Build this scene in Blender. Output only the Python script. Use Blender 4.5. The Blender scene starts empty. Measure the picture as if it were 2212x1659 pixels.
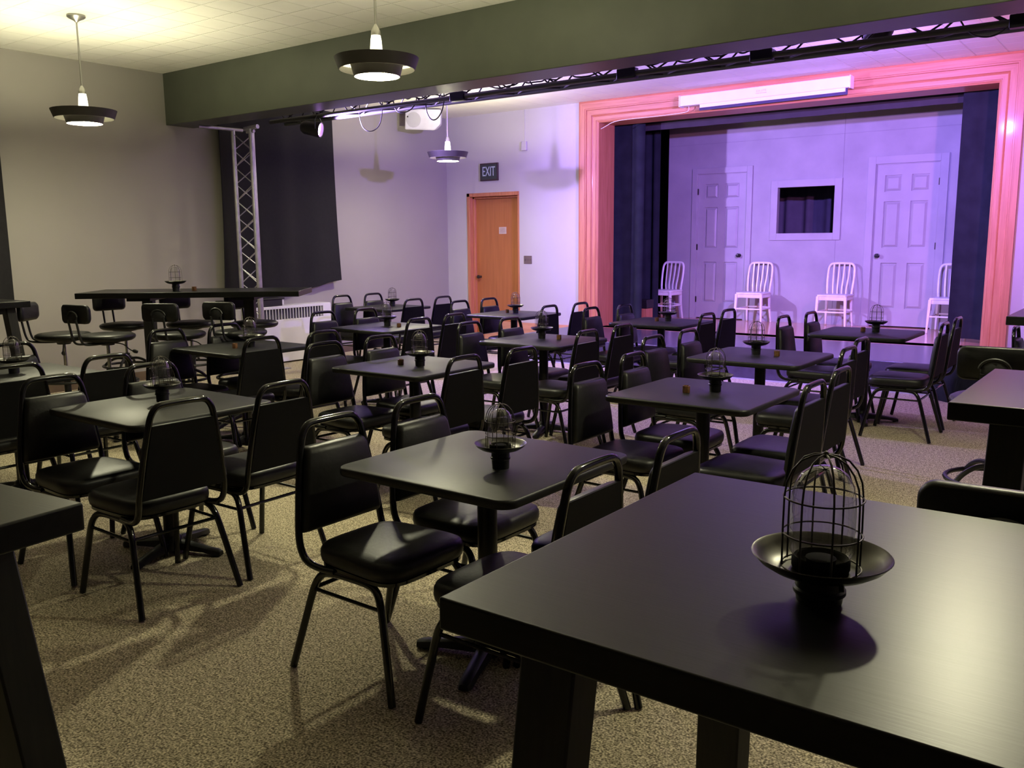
import bpy, bmesh, math, random
from mathutils import Vector, Matrix
random.seed(7)
S = bpy.context.scene
C = S.collection
PI = math.pi

# ------------------------------------------------------------------ camera
CAM_H = 1.525
yaw, pit, rol = -0.6408705, 0.159686, -0.0086983
F = Vector((math.sin(yaw)*math.cos(pit), math.cos(yaw)*math.cos(pit), -math.sin(pit)))
r0 = Vector((math.cos(yaw), -math.sin(yaw), 0)); u0 = r0.cross(F)
rt = r0*math.cos(rol) + u0*math.sin(rol); up = -r0*math.sin(rol) + u0*math.cos(rol)
cd = bpy.data.cameras.new('camera'); cam = bpy.data.objects.new('camera', cd); C.objects.link(cam)
cam.matrix_world = Matrix(((rt.x, up.x, -F.x, 0), (rt.y, up.y, -F.y, 0), (rt.z, up.z, -F.z, CAM_H), (0, 0, 0, 1)))
cd.sensor_width = 36.0; cd.lens = 1913.98/2212*36.0; cd.clip_start = 0.02; cd.clip_end = 100
S.camera = cam

# ------------------------------------------------------------------ world, exposure, stage lights
w = bpy.data.worlds.new('world'); S.world = w; w.use_nodes = True
w.node_tree.nodes['Background'].inputs[0].default_value = (0.5, 0.5, 0.55, 1)
w.node_tree.nodes['Background'].inputs[1].default_value = 0.0
S.view_settings.view_transform = 'Standard'; S.view_settings.look = 'None'
S.view_settings.exposure = 0.0; S.view_settings.gamma = 1.0; S.view_settings.use_curve_mapping = False
try:
    S.cycles.max_bounces = 8; S.cycles.diffuse_bounces = 4; S.cycles.glossy_bounces = 3
    S.cycles.transparent_max_bounces = 24; S.cycles.caustics_reflective = False; S.cycles.caustics_refractive = False
    S.cycles.sample_clamp_indirect = 6.0
except Exception:
    pass
BULB_L = 1060.0
LAMP_COL = (1.0, 0.955, 0.64)
# (position, aim, colour, watts, cone degrees)
STAGE_LIGHTS = [
    ((-7.92, 7.00, 2.79), (-1.8, 10.2, 1.5), (0.46, 0.30, 1.0), 1500, 135),
    ((-2.00, 7.36, 3.03), (-4.9, 11.2, 1.9), (0.33, 0.20, 1.0), 1650, 124),
    ((-0.42, 7.00, 2.80), (-3.0, 11.0, 2.3), (1.0, 0.32, 0.75), 430, 84),
]

# ------------------------------------------------------------------ materials
def mat(name, col, rough=0.5, metal=0.0, col2=None, scale=8.0, bump=0.0, bscale=None, spec=0.5, detail=4.0, stretch=None, coat=0.0, emit=None, estr=0.0):
    m = bpy.data.materials.new(name); m.use_nodes = True
    nt = m.node_tree; b = nt.nodes['Principled BSDF']
    b.inputs['Roughness'].default_value = rough; b.inputs['Metallic'].default_value = metal
    b.inputs['Specular IOR Level'].default_value = spec
    b.inputs['Base Color'].default_value = (*col, 1)
    if coat: b.inputs['Coat Weight'].default_value = coat; b.inputs['Coat Roughness'].default_value = 0.1
    if emit: b.inputs['Emission Color'].default_value = (*emit, 1); b.inputs['Emission Strength'].default_value = estr
    tc = nt.nodes.new('ShaderNodeTexCoord'); mp = nt.nodes.new('ShaderNodeMapping')
    nt.links.new(tc.outputs['Object'], mp.inputs[0])
    if stretch: mp.inputs['Scale'].default_value = stretch
    n = nt.nodes.new('ShaderNodeTexNoise'); n.inputs['Scale'].default_value = scale; n.inputs['Detail'].default_value = detail
    nt.links.new(mp.outputs[0], n.inputs['Vector'])
    if col2 is None: col2 = tuple(c*0.86 for c in col)
    rp = nt.nodes.new('ShaderNodeValToRGB'); rp.color_ramp.elements[0].position = 0.35; rp.color_ramp.elements[1].position = 0.65
    rp.color_ramp.elements[0].color = (*col2, 1); rp.color_ramp.elements[1].color = (*col, 1)
    nt.links.new(n.outputs['Fac'], rp.inputs[0]); nt.links.new(rp.outputs[0], b.inputs['Base Color'])
    if bump:
        n2 = nt.nodes.new('ShaderNodeTexNoise'); n2.inputs['Scale'].default_value = bscale or scale; n2.inputs['Detail'].default_value = 3
        nt.links.new(mp.outputs[0], n2.inputs['Vector'])
        bp = nt.nodes.new('ShaderNodeBump'); bp.inputs['Strength'].default_value = bump; bp.inputs['Distance'].default_value = 0.004
        nt.links.new(n2.outputs['Fac'], bp.inputs['Height']); nt.links.new(bp.outputs[0], b.inputs['Normal'])
    return m

M = {}
M['wall'] = mat('cream_wall_paint', (0.31, 0.288, 0.263), 0.62, col2=(0.295, 0.274, 0.25), scale=1.4, bump=0.10, bscale=60)
M['stage_wall'] = mat('white_stage_wall_paint', (0.54, 0.52, 0.53), 0.6, col2=(0.515, 0.495, 0.505), scale=1.5, bump=0.08, bscale=60)
M['beam'] = mat('dark_olive_beam_paint', (0.072, 0.080, 0.058), 0.42, col2=(0.062, 0.069, 0.050), scale=3, bump=0.12, bscale=25)
M['black_paint'] = mat('black_apron_paint', (0.060, 0.050, 0.085), 0.22, col2=(0.042, 0.036, 0.056), scale=9, stretch=(1, 6, 1), bump=0.1, bscale=18)
M['backstage'] = mat('backstage_black', (0.015, 0.015, 0.02), 0.9)
M['set_paint'] = mat('grey_set_paint', (0.42, 0.41, 0.43), 0.5, col2=(0.345, 0.335, 0.36), scale=2.1, detail=6, bump=0.06, bscale=30)
M['set_trim'] = mat('grey_set_trim_paint', (0.44, 0.43, 0.45), 0.48, col2=(0.39, 0.38, 0.40), scale=3, detail=5)
M['wood'] = mat('orange_varnished_wood', (0.56, 0.225, 0.115), 0.45, col2=(0.45, 0.165, 0.075), scale=7, stretch=(6, 6, 0.35), detail=6, coat=0.08)
M['wood_h'] = mat('orange_varnished_wood_across', (0.56, 0.225, 0.115), 0.45, col2=(0.45, 0.165, 0.075), scale=7, stretch=(0.35, 6, 6), detail=6, coat=0.08)
M['door_wood'] = mat('red_brown_door_veneer', (0.46, 0.17, 0.055), 0.4, col2=(0.40, 0.14, 0.045), scale=5, stretch=(5, 5, 0.3), detail=6, coat=0.2)
M['table_top'] = mat('black_table_laminate', (0.010, 0.0105, 0.010), 0.43, col2=(0.013, 0.013, 0.0125), scale=40, bump=0.02, bscale=300, spec=0.24)
M['bar_top'] = mat('black_painted_wood_top', (0.005, 0.005, 0.0047), 0.34, col2=(0.008, 0.008, 0.0075), scale=14, stretch=(0.4, 6, 6), bump=0.03, bscale=40, spec=0.26)
M['bar_leg'] = mat('black_painted_wood_leg', (0.010, 0.010, 0.010), 0.5, col2=(0.018, 0.017, 0.015), scale=12, stretch=(6, 6, 0.5), spec=0.35)
M['iron'] = mat('black_cast_iron', (0.006, 0.006, 0.006), 0.42, bump=0.08, bscale=120, spec=0.35)
M['gloss'] = mat('black_gloss_tube', (0.003, 0.003, 0.003), 0.09, spec=0.5)
M['vinyl'] = mat('black_vinyl', (0.006, 0.006, 0.006), 0.41, col2=(0.010, 0.010, 0.010), scale=25, bump=0.15, bscale=70, spec=0.32)
M['back_sheet'] = mat('black_back_sheet', (0.003, 0.003, 0.003), 0.7, scale=20, spec=0.12)
M['plastic'] = mat('black_moulded_plastic', (0.012, 0.012, 0.012), 0.45, bump=0.1, bscale=200)
M['chrome'] = mat('chrome', (0.75, 0.75, 0.74), 0.15, metal=1.0)
M['alu'] = mat('grey_aluminium', (0.55, 0.54, 0.56), 0.38, metal=0.85, col2=(0.42, 0.41, 0.43), scale=12)
M['bronze'] = mat('dark_bronze_wire', (0.07, 0.06, 0.05), 0.38, metal=0.7)
M['dish'] = mat('dark_pewter', (0.07, 0.066, 0.058), 0.33, metal=0.85)
M['lamp_black'] = mat('lantern_base_black', (0.008, 0.008, 0.008), 0.35)
M['curtain'] = mat('black_window_curtain', (0.014, 0.013, 0.015), 0.85, scale=30, bump=0.25, bscale=350, spec=0.2)
M['drape'] = mat('black_stage_drape', (0.020, 0.024, 0.033), 0.9, col2=(0.014, 0.017, 0.024), scale=5, bump=0.3, bscale=260, spec=0.15)
M['white_metal'] = mat('white_enamel', (0.80, 0.79, 0.78), 0.35, col2=(0.76, 0.75, 0.74), scale=6)
M['white_chair'] = mat('pale_brushed_aluminium', (0.90, 0.89, 0.90), 0.3, metal=0.0, scale=8)
M['white_plastic'] = mat('white_speaker_plastic', (0.80, 0.80, 0.76), 0.5, scale=5)
M['lamp_matte'] = mat('matte_black_holder', (0.006, 0.006, 0.006), 0.85, spec=0.1)
M['grille'] = mat('grey_white_grille', (0.56, 0.56, 0.52), 0.6, col2=(0.48, 0.48, 0.45), scale=300)
M['slot'] = mat('dark_grille_slot', (0.06, 0.055, 0.055), 0.8)
M['shade_out'] = mat('dark_bronze_lamp_ring', (0.055, 0.050, 0.045), 0.5)
M['shade_in'] = mat('white_lamp_ring_lining', (0.85, 0.83, 0.74), 0.5)
M['rod'] = mat('silver_lamp_rod', (0.5, 0.49, 0.46), 0.3, metal=0.8)
M['bulb'] = mat('lit_bulb', (1, 1, 1), 0.5, emit=LAMP_COL, estr=BULB_L)
M['collar'] = mat('lit_frosted_glass_collar', (0.9, 0.9, 0.85), 0.4, emit=(1.0, 0.95, 0.72), estr=2.2)
M['lens'] = mat('lit_violet_lens', (0.2, 0.1, 0.3), 0.2, emit=(0.62, 0.30, 1.0), estr=60)
M['sign_green'] = mat('dark_green_sign', (0.045, 0.06, 0.055), 0.4)
M['sign_frame'] = mat('dark_sign_frame', (0.05, 0.025, 0.03), 0.5)
M['sign_text'] = mat('pale_sign_lettering', (0.55, 0.68, 0.70), 0.5)
M['grey_text'] = mat('faint_grey_lettering', (0.55, 0.52, 0.55), 0.6)
M['brown_plate'] = mat('brown_switch_plate', (0.16, 0.12, 0.11), 0.35)
M['paper'] = mat('paper', (0.62, 0.50, 0.46), 0.8, scale=60)
M['ink'] = mat('paper_ink', (0.33, 0.22, 0.20), 0.8)
M['wax'] = mat('amber_glass', (0.10, 0.045, 0.022), 0.25, col2=(0.16, 0.075, 0.035), scale=60)
M['cork'] = mat('tan_board', (0.34, 0.20, 0.08), 0.7, scale=20)

def glass_mat():
    m = bpy.data.materials.new('thin_clear_glass'); m.use_nodes = True; nt = m.node_tree; nt.nodes.clear()
    out = nt.nodes.new('ShaderNodeOutputMaterial'); mix = nt.nodes.new('ShaderNodeMixShader')
    t = nt.nodes.new('ShaderNodeBsdfTransparent'); g = nt.nodes.new('ShaderNodeBsdfGlossy'); fr = nt.nodes.new('ShaderNodeLayerWeight')
    t.inputs[0].default_value = (0.93, 0.94, 0.93, 1); g.inputs['Roughness'].default_value = 0.02; fr.inputs[0].default_value = 0.5; t.inputs[0].default_value = (0.95, 0.955, 0.95, 1)
    pw = nt.nodes.new('ShaderNodeMath'); pw.operation = 'POWER'; pw.inputs[1].default_value = 2.2; nt.links.new(fr.outputs[1], pw.inputs[0]); ad = nt.nodes.new('ShaderNodeMath'); ad.operation = 'MULTIPLY_ADD'; ad.inputs[1].default_value = .75; ad.inputs[2].default_value = .08; nt.links.new(pw.outputs[0], ad.inputs[0]); nt.links.new(ad.outputs[0], mix.inputs[0]); nt.links.new(t.outputs[0], mix.inputs[1]); nt.links.new(g.outputs[0], mix.inputs[2])
    nt.links.new(mix.outputs[0], out.inputs[0]); return m
M['glass'] = glass_mat()

def math_node(nt, op, a=None, b=None, va=None, vb=None):
    n = nt.nodes.new('ShaderNodeMath'); n.operation = op
    if a is not None: nt.links.new(a, n.inputs[0])
    if b is not None: nt.links.new(b, n.inputs[1])
    if va is not None: n.inputs[0].default_value = va
    if vb is not None: n.inputs[1].default_value = vb
    return n.outputs[0]

def tile_mat():
    """white 12 inch ceiling tiles with fine bevelled joints"""
    m = mat('white_ceiling_tile', (0.88, 0.86, 0.77), 0.7, col2=(0.85, 0.83, 0.74), scale=3.0, bump=0.0)
    nt = m.node_tree; b = nt.nodes['Principled BSDF']
    tc = nt.nodes.new('ShaderNodeTexCoord'); sx = nt.nodes.new('ShaderNodeSeparateXYZ'); nt.links.new(tc.outputs['Object'], sx.inputs[0])
    hs = []
    for ax, off in ((0, 0.064), (1, 0.026)):
        v = math_node(nt, 'ADD', sx.outputs[ax], vb=off + 30.5)
        v = math_node(nt, 'DIVIDE', v, vb=0.305)
        v = math_node(nt, 'FRACT', v); v = math_node(nt, 'SUBTRACT', v, vb=0.5); v = math_node(nt, 'ABSOLUTE', v)
        v = math_node(nt, 'SUBTRACT', v, vb=0.474); v = math_node(nt, 'MULTIPLY', v, vb=38.0)
        c = nt.nodes.new('ShaderNodeClamp'); nt.links.new(v, c.inputs[0]); hs.append(c.outputs[0])
    g = math_node(nt, 'MAXIMUM', hs[0], hs[1])
    inv = math_node(nt, 'SUBTRACT', b=g, va=1.0)
    bp = nt.nodes.new('ShaderNodeBump'); bp.inputs['Strength'].default_value = 1.0; bp.inputs['Distance'].default_value = 0.006
    nt.links.new(inv, bp.inputs['Height']); nt.links.new(bp.outputs[0], b.inputs['Normal'])
    return m
M['ceiling'] = tile_mat()

def carpet_mat():
    m = bpy.data.materials.new('brown_tweed_loop_carpet'); m.use_nodes = True; nt = m.node_tree; b = nt.nodes['Principled BSDF']
    b.inputs['Roughness'].default_value = 0.95; b.inputs['Specular IOR Level'].default_value = 0.1
    tc = nt.nodes.new('ShaderNodeTexCoord')
    def noise(sc, det):
        n = nt.nodes.new('ShaderNodeTexNoise'); n.inputs['Scale'].default_value = sc; n.inputs['Detail'].default_value = det; nt.links.new(tc.outputs['Object'], n.inputs['Vector']); return n.outputs['Fac']
    fine = noise(135, 3.0); mid = noise(42, 2.0); big = noise(0.9, 3.0)
    v = math_node(nt, 'MULTIPLY', fine, vb=0.78); w_ = math_node(nt, 'MULTIPLY', mid, vb=0.22); f = math_node(nt, 'ADD', v, w_)
    rp = nt.nodes.new('ShaderNodeValToRGB'); cr = rp.color_ramp
    cr.elements[0].position = 0.38; cr.elements[0].color = (0.11, 0.088, 0.058, 1)
    cr.elements[1].position = 0.62; cr.elements[1].color = (0.82, 0.72, 0.51, 1)
    e = cr.elements.new(0.5); e.color = (0.41, 0.35, 0.24, 1)
    nt.links.new(f, rp.inputs[0])
    mx = nt.nodes.new('ShaderNodeMixRGB'); mx.blend_type = 'MULTIPLY'; mx.inputs[0].default_value = 0.15
    nt.links.new(rp.outputs[0], mx.inputs[1]); nt.links.new(big, mx.inputs[2]); nt.links.new(mx.outputs[0], b.inputs['Base Color'])
    bp = nt.nodes.new('ShaderNodeBump'); bp.inputs['Strength'].default_value = 0.7; bp.inputs['Distance'].default_value = 0.004
    nt.links.new(f, bp.inputs['Height']); nt.links.new(bp.outputs[0], b.inputs['Normal'])
    return m
M['carpet'] = carpet_mat()

def board_mat():
    m = mat('varnished_stage_boards', (0.70, 0.36, 0.22), 0.20, col2=(0.60, 0.29, 0.16), scale=6, stretch=(0.5, 9, 4), detail=6, coat=0.5)
    nt = m.node_tree; b = nt.nodes['Principled BSDF']
    tc = nt.nodes.new('ShaderNodeTexCoord'); sx = nt.nodes.new('ShaderNodeSeparateXYZ'); nt.links.new(tc.outputs['Object'], sx.inputs[0])
    v = math_node(nt, 'DIVIDE', sx.outputs[1], vb=0.082); v = math_node(nt, 'FRACT', v); v = math_node(nt, 'GREATER_THAN', v, vb=0.03)
    bp = nt.nodes.new('ShaderNodeBump'); bp.inputs['Strength'].default_value = 0.4; bp.inputs['Distance'].default_value = 0.002
    nt.links.new(v, bp.inputs['Height']); nt.links.new(bp.outputs[0], b.inputs['Normal'])
    return m
M['boards'] = board_mat()

# ------------------------------------------------------------------ mesh helpers
class MB:
    """collects shapes, then links them as ONE mesh object"""
    def __init__(s): s.v = []; s.f = []
    def add(s, vs, fs):
        o = len(s.v); s.v += [Vector(v) for v in vs]; s.f += [tuple(i+o for i in f) for f in fs]; return s
    def box(s, x0, x1, y0, y1, z0, z1, m=None):
        vs = [Vector((x, y, z)) for z in (z0, z1) for y in (y0, y1) for x in (x0, x1)]
        if m is not None: vs = [m @ v for v in vs]
        return s.add(vs, [(0, 2, 3, 1), (4, 5, 7, 6), (0, 1, 5, 4), (2, 6, 7, 3), (0, 4, 6, 2), (1, 3, 7, 5)])
    def hexa(s, b, t):
        """two quads (bottom ccw, top ccw) joined"""
        return s.add(list(b)+list(t), [(3, 2, 1, 0), (4, 5, 6, 7), (0, 1, 5, 4), (1, 2, 6, 5), (2, 3, 7, 6), (3, 0, 4, 7)])
    def tube(s, pts, r, n=8, closed=False, ry=None, caps=True, radii=None):
        pts = [Vector(p) for p in pts]; N = len(pts); rings = []; t0 = None; nrm = None
        for i in range(N):
            if closed: t = (pts[(i+1) % N]-pts[i-1]).normalized()
            else: t = (pts[min(i+1, N-1)]-pts[max(i-1, 0)]).normalized()
            if nrm is None:
                a = Vector((0, 0, 1)) if abs(t.z) < 0.9 else Vector((1, 0, 0)); nrm = t.cross(a).normalized()
            else:
                nrm = (nrm - t*nrm.dot(t)).normalized()
            b = t.cross(nrm); R = radii[i] if radii else r
            rings.append([pts[i] + nrm*math.cos(2*PI*k/n)*R + b*math.sin(2*PI*k/n)*(ry or R) for k in range(n)])
        vs = [v for rg in rings for v in rg]; fs = []
        for i in range(N if closed else N-1):
            j = (i+1) % N
            for k in range(n): fs.append((i*n+k, i*n+(k+1) % n, j*n+(k+1) % n, j*n+k))
        if caps and not closed: fs.append(tuple(range(n-1, -1, -1))); fs.append(tuple((N-1)*n+k for k in range(n)))
        return s.add(vs, fs)
    def lathe(s, prof, n=24, c=(0, 0, 0), m=None, sx=1.0, sy=1.0):
        vs = []; fs = []; idx = []
        for r, z in prof:
            if r < 1e-6: idx.append([len(vs)]*n); vs.append(Vector((0, 0, z)))
            else:
                idx.append([len(vs)+k for k in range(n)]); vs += [Vector((r*math.cos(2*PI*k/n)*sx, r*math.sin(2*PI*k/n)*sy, z)) for k in range(n)]
        for i in range(len(prof)-1):
            for k in range(n):
                q = [idx[i][k], idx[i][(k+1) % n], idx[i+1][(k+1) % n], idx[i+1][k]]
                q = list(dict.fromkeys(q))
                if len(q) > 2: fs.append(tuple(q))
        vs = [(m @ v if m is not None else v + Vector(c)) for v in vs]
        return s.add(vs, fs)
    def rings(s, rs, cap0=True, cap1=True):
        n = len(rs[0]); vs = [v for r in rs for v in r]; fs = []
        for i in range(len(rs)-1):
            for k in range(n): fs.append((i*n+k, i*n+(k+1) % n, (i+1)*n+(k+1) % n, (i+1)*n+k))
        if cap0: fs.append(tuple(range(n-1, -1, -1)))
        if cap1: fs.append(tuple((len(rs)-1)*n+k for k in range(n)))
        return s.add(vs, fs)
    def build(s, name, m, parent=None, smooth=True, bevel=0.0, ang=38, seg=2):
        me = bpy.data.meshes.new(name); me.from_pydata([tuple(v) for v in s.v], [], s.f); me.validate()
        bm = bmesh.new(); bm.from_mesh(me); bmesh.ops.recalc_face_normals(bm, faces=bm.faces); bm.to_mesh(me); bm.free()
        me.materials.append(m)
        if smooth:
            me.polygons.foreach_set('use_smooth', [True]*len(me.polygons)); me.set_sharp_from_angle(angle=math.radians(ang))
        o = bpy.data.objects.new(name, me); C.objects.link(o)
        if parent is not None: o.parent = parent
        if bevel:
            b = o.modifiers.new('edge', 'BEVEL'); b.width = bevel; b.segments = seg; b.limit_method = 'ANGLE'; b.angle_limit = math.radians(40)
        return o

def rot_to(d, origin=(0, 0, 0)):
    """matrix whose +z looks along d"""
    q = Vector(d).to_track_quat('Z', 'Y'); return Matrix.Translation(Vector(origin)) @ q.to_matrix().to_4x4()
def tag(o, label=None, cat=None, group=None, kind=None):
    if label: o['label'] = label
    if cat: o['category'] = cat
    if group: o['group'] = group
    if kind: o['kind'] = kind
    return o
def empty(name, loc=(0, 0, 0), rz=0.0):
    o = bpy.data.objects.new(name, None); o.empty_display_size = 0.1; C.objects.link(o); o.location = loc; o.rotation_euler = (0, 0, rz); return o
KIDS = {}
def kids(o):
    if o.name not in KIDS: KIDS[o.name] = [c for c in bpy.data.objects if c.parent == o]
    return KIDS[o.name]
def copy_tree(o, parent=None):
    c = o.copy(); C.objects.link(c)
    if parent is not None: c.parent = parent
    for ch in kids(o): copy_tree(ch, c)
    return c
USED = set()
def place(proto, loc, rz, label, cat=None, group=None):
    if proto.name in USED: o = copy_tree(proto)
    else: USED.add(proto.name); kids(proto); [kids(k) for k in kids(proto)]; o = proto
    o.location = loc; o.rotation_euler = (0, 0, rz); tag(o, label, cat, group); return o
def struct(mb, name, m, **k):
    o = mb.build(name, m, **k); o['kind'] = 'structure'; return o
def arc(c, r, a0, a1, n, plane='xz'):
    out = []
    for i in range(n+1):
        a = a0+(a1-a0)*i/n; u, v = r*math.cos(a), r*math.sin(a)
        out.append((c[0]+u, c[1], c[2]+v) if plane == 'xz' else (c[0], c[1]+u, c[2]+v) if plane == 'yz' else (c[0]+u, c[1]+v, c[2]))
    return out
def smooth_path(pts, it=3):
    """corner cutting that keeps the end points"""
    P = [Vector(p) for p in pts]
    for _ in range(it):
        Q = [P[0]]
        for a, b in zip(P, P[1:]): Q += [a*0.75+b*0.25, a*0.25+b*0.75]
        Q.append(P[-1]); P = Q
    return P
def rrect(hx, hy, r, n=5, cx=0, cy=0):
    out = []
    for sx, sy, a0 in ((1, 1, 0), (-1, 1, PI/2), (-1, -1, PI), (1, -1, 1.5*PI)):
        for i in range(n+1):
            a = a0+PI/2*i/n; out.append((cx+sx*(hx-r)+r*math.cos(a), cy+sy*(hy-r)+r*math.sin(a)))
    return out

# ------------------------------------------------------------------ the room
XL, XR, YF, YB, ZC = -9.34, 1.16, 10.85, -4.0, 3.42
ZS = 0.31
struct(MB().box(XL-.2, XR+.2, YB-.2, YF+.3, -0.1, 0), 'floor', M['carpet'], smooth=False)
struct(MB().box(XL-.2, XR+.2, YB-.2, YF+.3, ZC, ZC+.12), 'ceiling', M['ceiling'], smooth=False)
struct(MB().box(XL-.2, XL, YB-.2, YF+.3, 0, ZC), 'wall_left', M['wall'], smooth=False)
struct(MB().box(XR, XR+.2, YB-.2, YF+.3, 0, ZC), 'wall_right', M['wall'], smooth=False)
struct(MB().box(XL-.2, XR+.2, YB-.2, YB, 0, ZC), 'wall_rear', M['wall'], smooth=False)
DX0, DX1, DZ = -8.93, -7.93, 2.26           # exit doorway
PX0, PX1, PZ = -6.56, -1.66, 3.13           # proscenium opening
wf = MB()
wf.box(XL-.2, DX0, YF, YF+.25, 0, ZC).box(DX0, DX1, YF, YF+.25, DZ, ZC).box(DX1, PX0, YF, YF+.25, 0, ZC)
wf.box(PX0, PX1, YF, YF+.25, PZ, ZC).box(PX1, XR+.2, YF, YF+.25, 0, ZC).box(PX0, PX1, YF, YF+.25, 0, ZS)
struct(wf, 'wall_front', M['stage_wall'], smooth=False)
struct(MB().box(XL, XR, 6.0, 6.36, 2.857, ZC), 'beam', M['beam'], smooth=False, bevel=0.006)
struct(MB().box(XL, XL+.015, YB, 6.0, 0, 0.10).box(XL, XL+.015, 8.2, YF, 0, 0.10), 'baseboard_left', mat('brown_baseboard', (0.13, 0.09, 0.055), 0.5))
# hidden door behind: recessed exit door
dt = MB()
dt.box(DX0, DX0+.055, YF-.012, YF+.22, 0, DZ).box(DX1-.035, DX1, YF+.0, YF+.22, 0, DZ).box(DX0, DX1, YF-.012, YF+.22, DZ-.055, DZ)
dt.box(DX0+.055, DX0+.085, YF+.07, YF+.16, 0, DZ-.055).box(DX0+.055, DX1-.035, YF+.07, YF+.16, DZ-.085, DZ-.055)
struct(dt, 'trim_2', M['wood'], bevel=0.004)
d1 = struct(MB().box(DX0+.085, DX1-.035, YF+.115, YF+.16, 0.01, DZ-.085), 'door_1', M['door_wood'], bevel=0.003)
kb = MB().lathe([(0, .0), (.02, .0), (.012, .02), (.012, .035), (.028, .05), (.028, .07), (0, .08)], 16, m=rot_to((0, -1, 0), (DX0+.16, YF+.115, 0.98)))
kb.build('door_knob', M['bronze'], d1)

# proscenium casing: moulded profile swept up, across and down
prof = [(-0.004, YF+.42), (-0.004, YF-.006), (0.02, YF-.022), (0.026, YF-.022), (0.030, YF-.030), (0.075, YF-.030), (0.085, YF-.040), (0.092, YF-.034), (0.10, YF-.046), (0.165, YF-.046),
        (0.17, YF-.062), (0.185, YF-.062), (0.188, YF-.070), (0.262, YF-.070), (0.288, YF-.060), (0.288, YF)]
def u_path(d):
    return [(PX0-d, ZS), (PX0-d, PZ+d), (PX1+min(d, .25), PZ+d), (PX1+min(d, .25), ZS)]
def pros(seg):
    b = MB(); rr = []
    for d, y in prof:
        p = u_path(d); q = [p[i] for i in seg]
        rr.append([Vector((x, y, z)) for x, z in q])
    vs = [v for r in rr for v in r]; n = 2; fs = [(i*n, i*n+1, (i+1)*n+1, (i+1)*n) for i in range(len(rr)-1)]
    return b.add(vs, fs)
t1 = struct(pros((0, 1)), 'trim_1', M['wood'], ang=20)
pros((2, 3)).build('right_casing', M['wood'], t1, ang=20)
pros((1, 2)).build('head_casing', M['wood_h'], t1, ang=20)

# stage apron and stage floor
struct(MB().box(-6.93, -1.42, 9.27, YF-.03, 0, ZS), 'apron_floor', M['black_paint'], bevel=0.006)
struct(MB().box(-8.6, 0.3, YF-.03, 14.4, 0, ZS), 'stage_floor', M['boards'], smooth=False)
struct(MB().box(-8.7, 0.4, 14.3, 14.4, ZS, 4.4), 'wall_backstage', M['backstage'], smooth=False)
struct(MB().box(-8.7, -8.6, YF+.25, 14.3, ZS, 4.4), 'wall_backstage_left', M['backstage'], smooth=False)
struct(MB().box(0.3, 0.4, YF+.25, 14.3, ZS, 4.4), 'wall_backstage_right', M['backstage'], smooth=False)
struct(MB().box(-8.7, 0.4, YF+.25, 14.4, 4.3, 4.4), 'ceiling_backstage', M['backstage'], smooth=False)
struct(MB().box(-8.7, 0.4, YF+.25, YF+.3, ZC, 4.4).box(-8.7, PX0-.3, YF+.25, YF+.3, 0, ZC).box(PX1+.3, .4, YF+.25, YF+.3, 0, ZC), 'wall_backstage_front', M['backstage'], smooth=False)

struct(MB().box(-6.93, -1.42, 9.255, 9.272, 0, .014), 'trim_6', M['set_trim'])

# painted set wall with two doors and an open window
YW = 12.9
WX0, WX1, WZ0, WZ1 = -4.755, -3.94, 1.605, 2.26
sw = MB(); D2 = (-6.01, -5.24, 2.50); D3 = (-3.39, -2.60, 2.505)
y1 = YW+.07
def wallseg(x0, x1, z0, z1): sw.box(x0, x1, YW, y1, z0, z1)
SX0, SX1, SZ = -6.52, -1.2, 4.0
wallseg(SX0, D2[0], ZS, SZ); wallseg(D2[0], D2[1], D2[2], SZ); wallseg(D2[1], WX0, ZS, SZ)
wallseg(WX0, WX1, WZ1, SZ); wallseg(WX0, WX1, ZS, WZ0); wallseg(WX1, D3[0], ZS, SZ); wallseg(D3[0], D3[1], D3[2], SZ); wallseg(D3[1], SX1, ZS, SZ)
struct(sw, 'wall_set', M['set_paint'], smooth=False)
def casing(name, x0, x1, z0, z1, wd, bottom=False, th=.02, head=None):
    b = MB(); head = head or wd
    b.box(x0-wd, x0, YW-th, YW+.0, z0-(wd if bottom else 0), z1+head).box(x1, x1+wd, YW-th, YW+.0, z0-(wd if bottom else 0), z1+head).box(x0, x1, YW-th, YW+.0, z1, z1+head)
    if bottom: b.box(x0, x1, YW-th, YW+.0, z0-wd, z0)
    return struct(b, name, M['set_trim'], bevel=0.002)
casing('trim_3', D2[0]-.012, D2[1]+.012, ZS, D2[2]+.012, .085)
casing('trim_4', D3[0]-.012, D3[1]+.012, ZS, D3[2]+.012, .10)
w1 = casing('window_1', WX0, WX1, WZ0, WZ1, .10, bottom=True)
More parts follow.
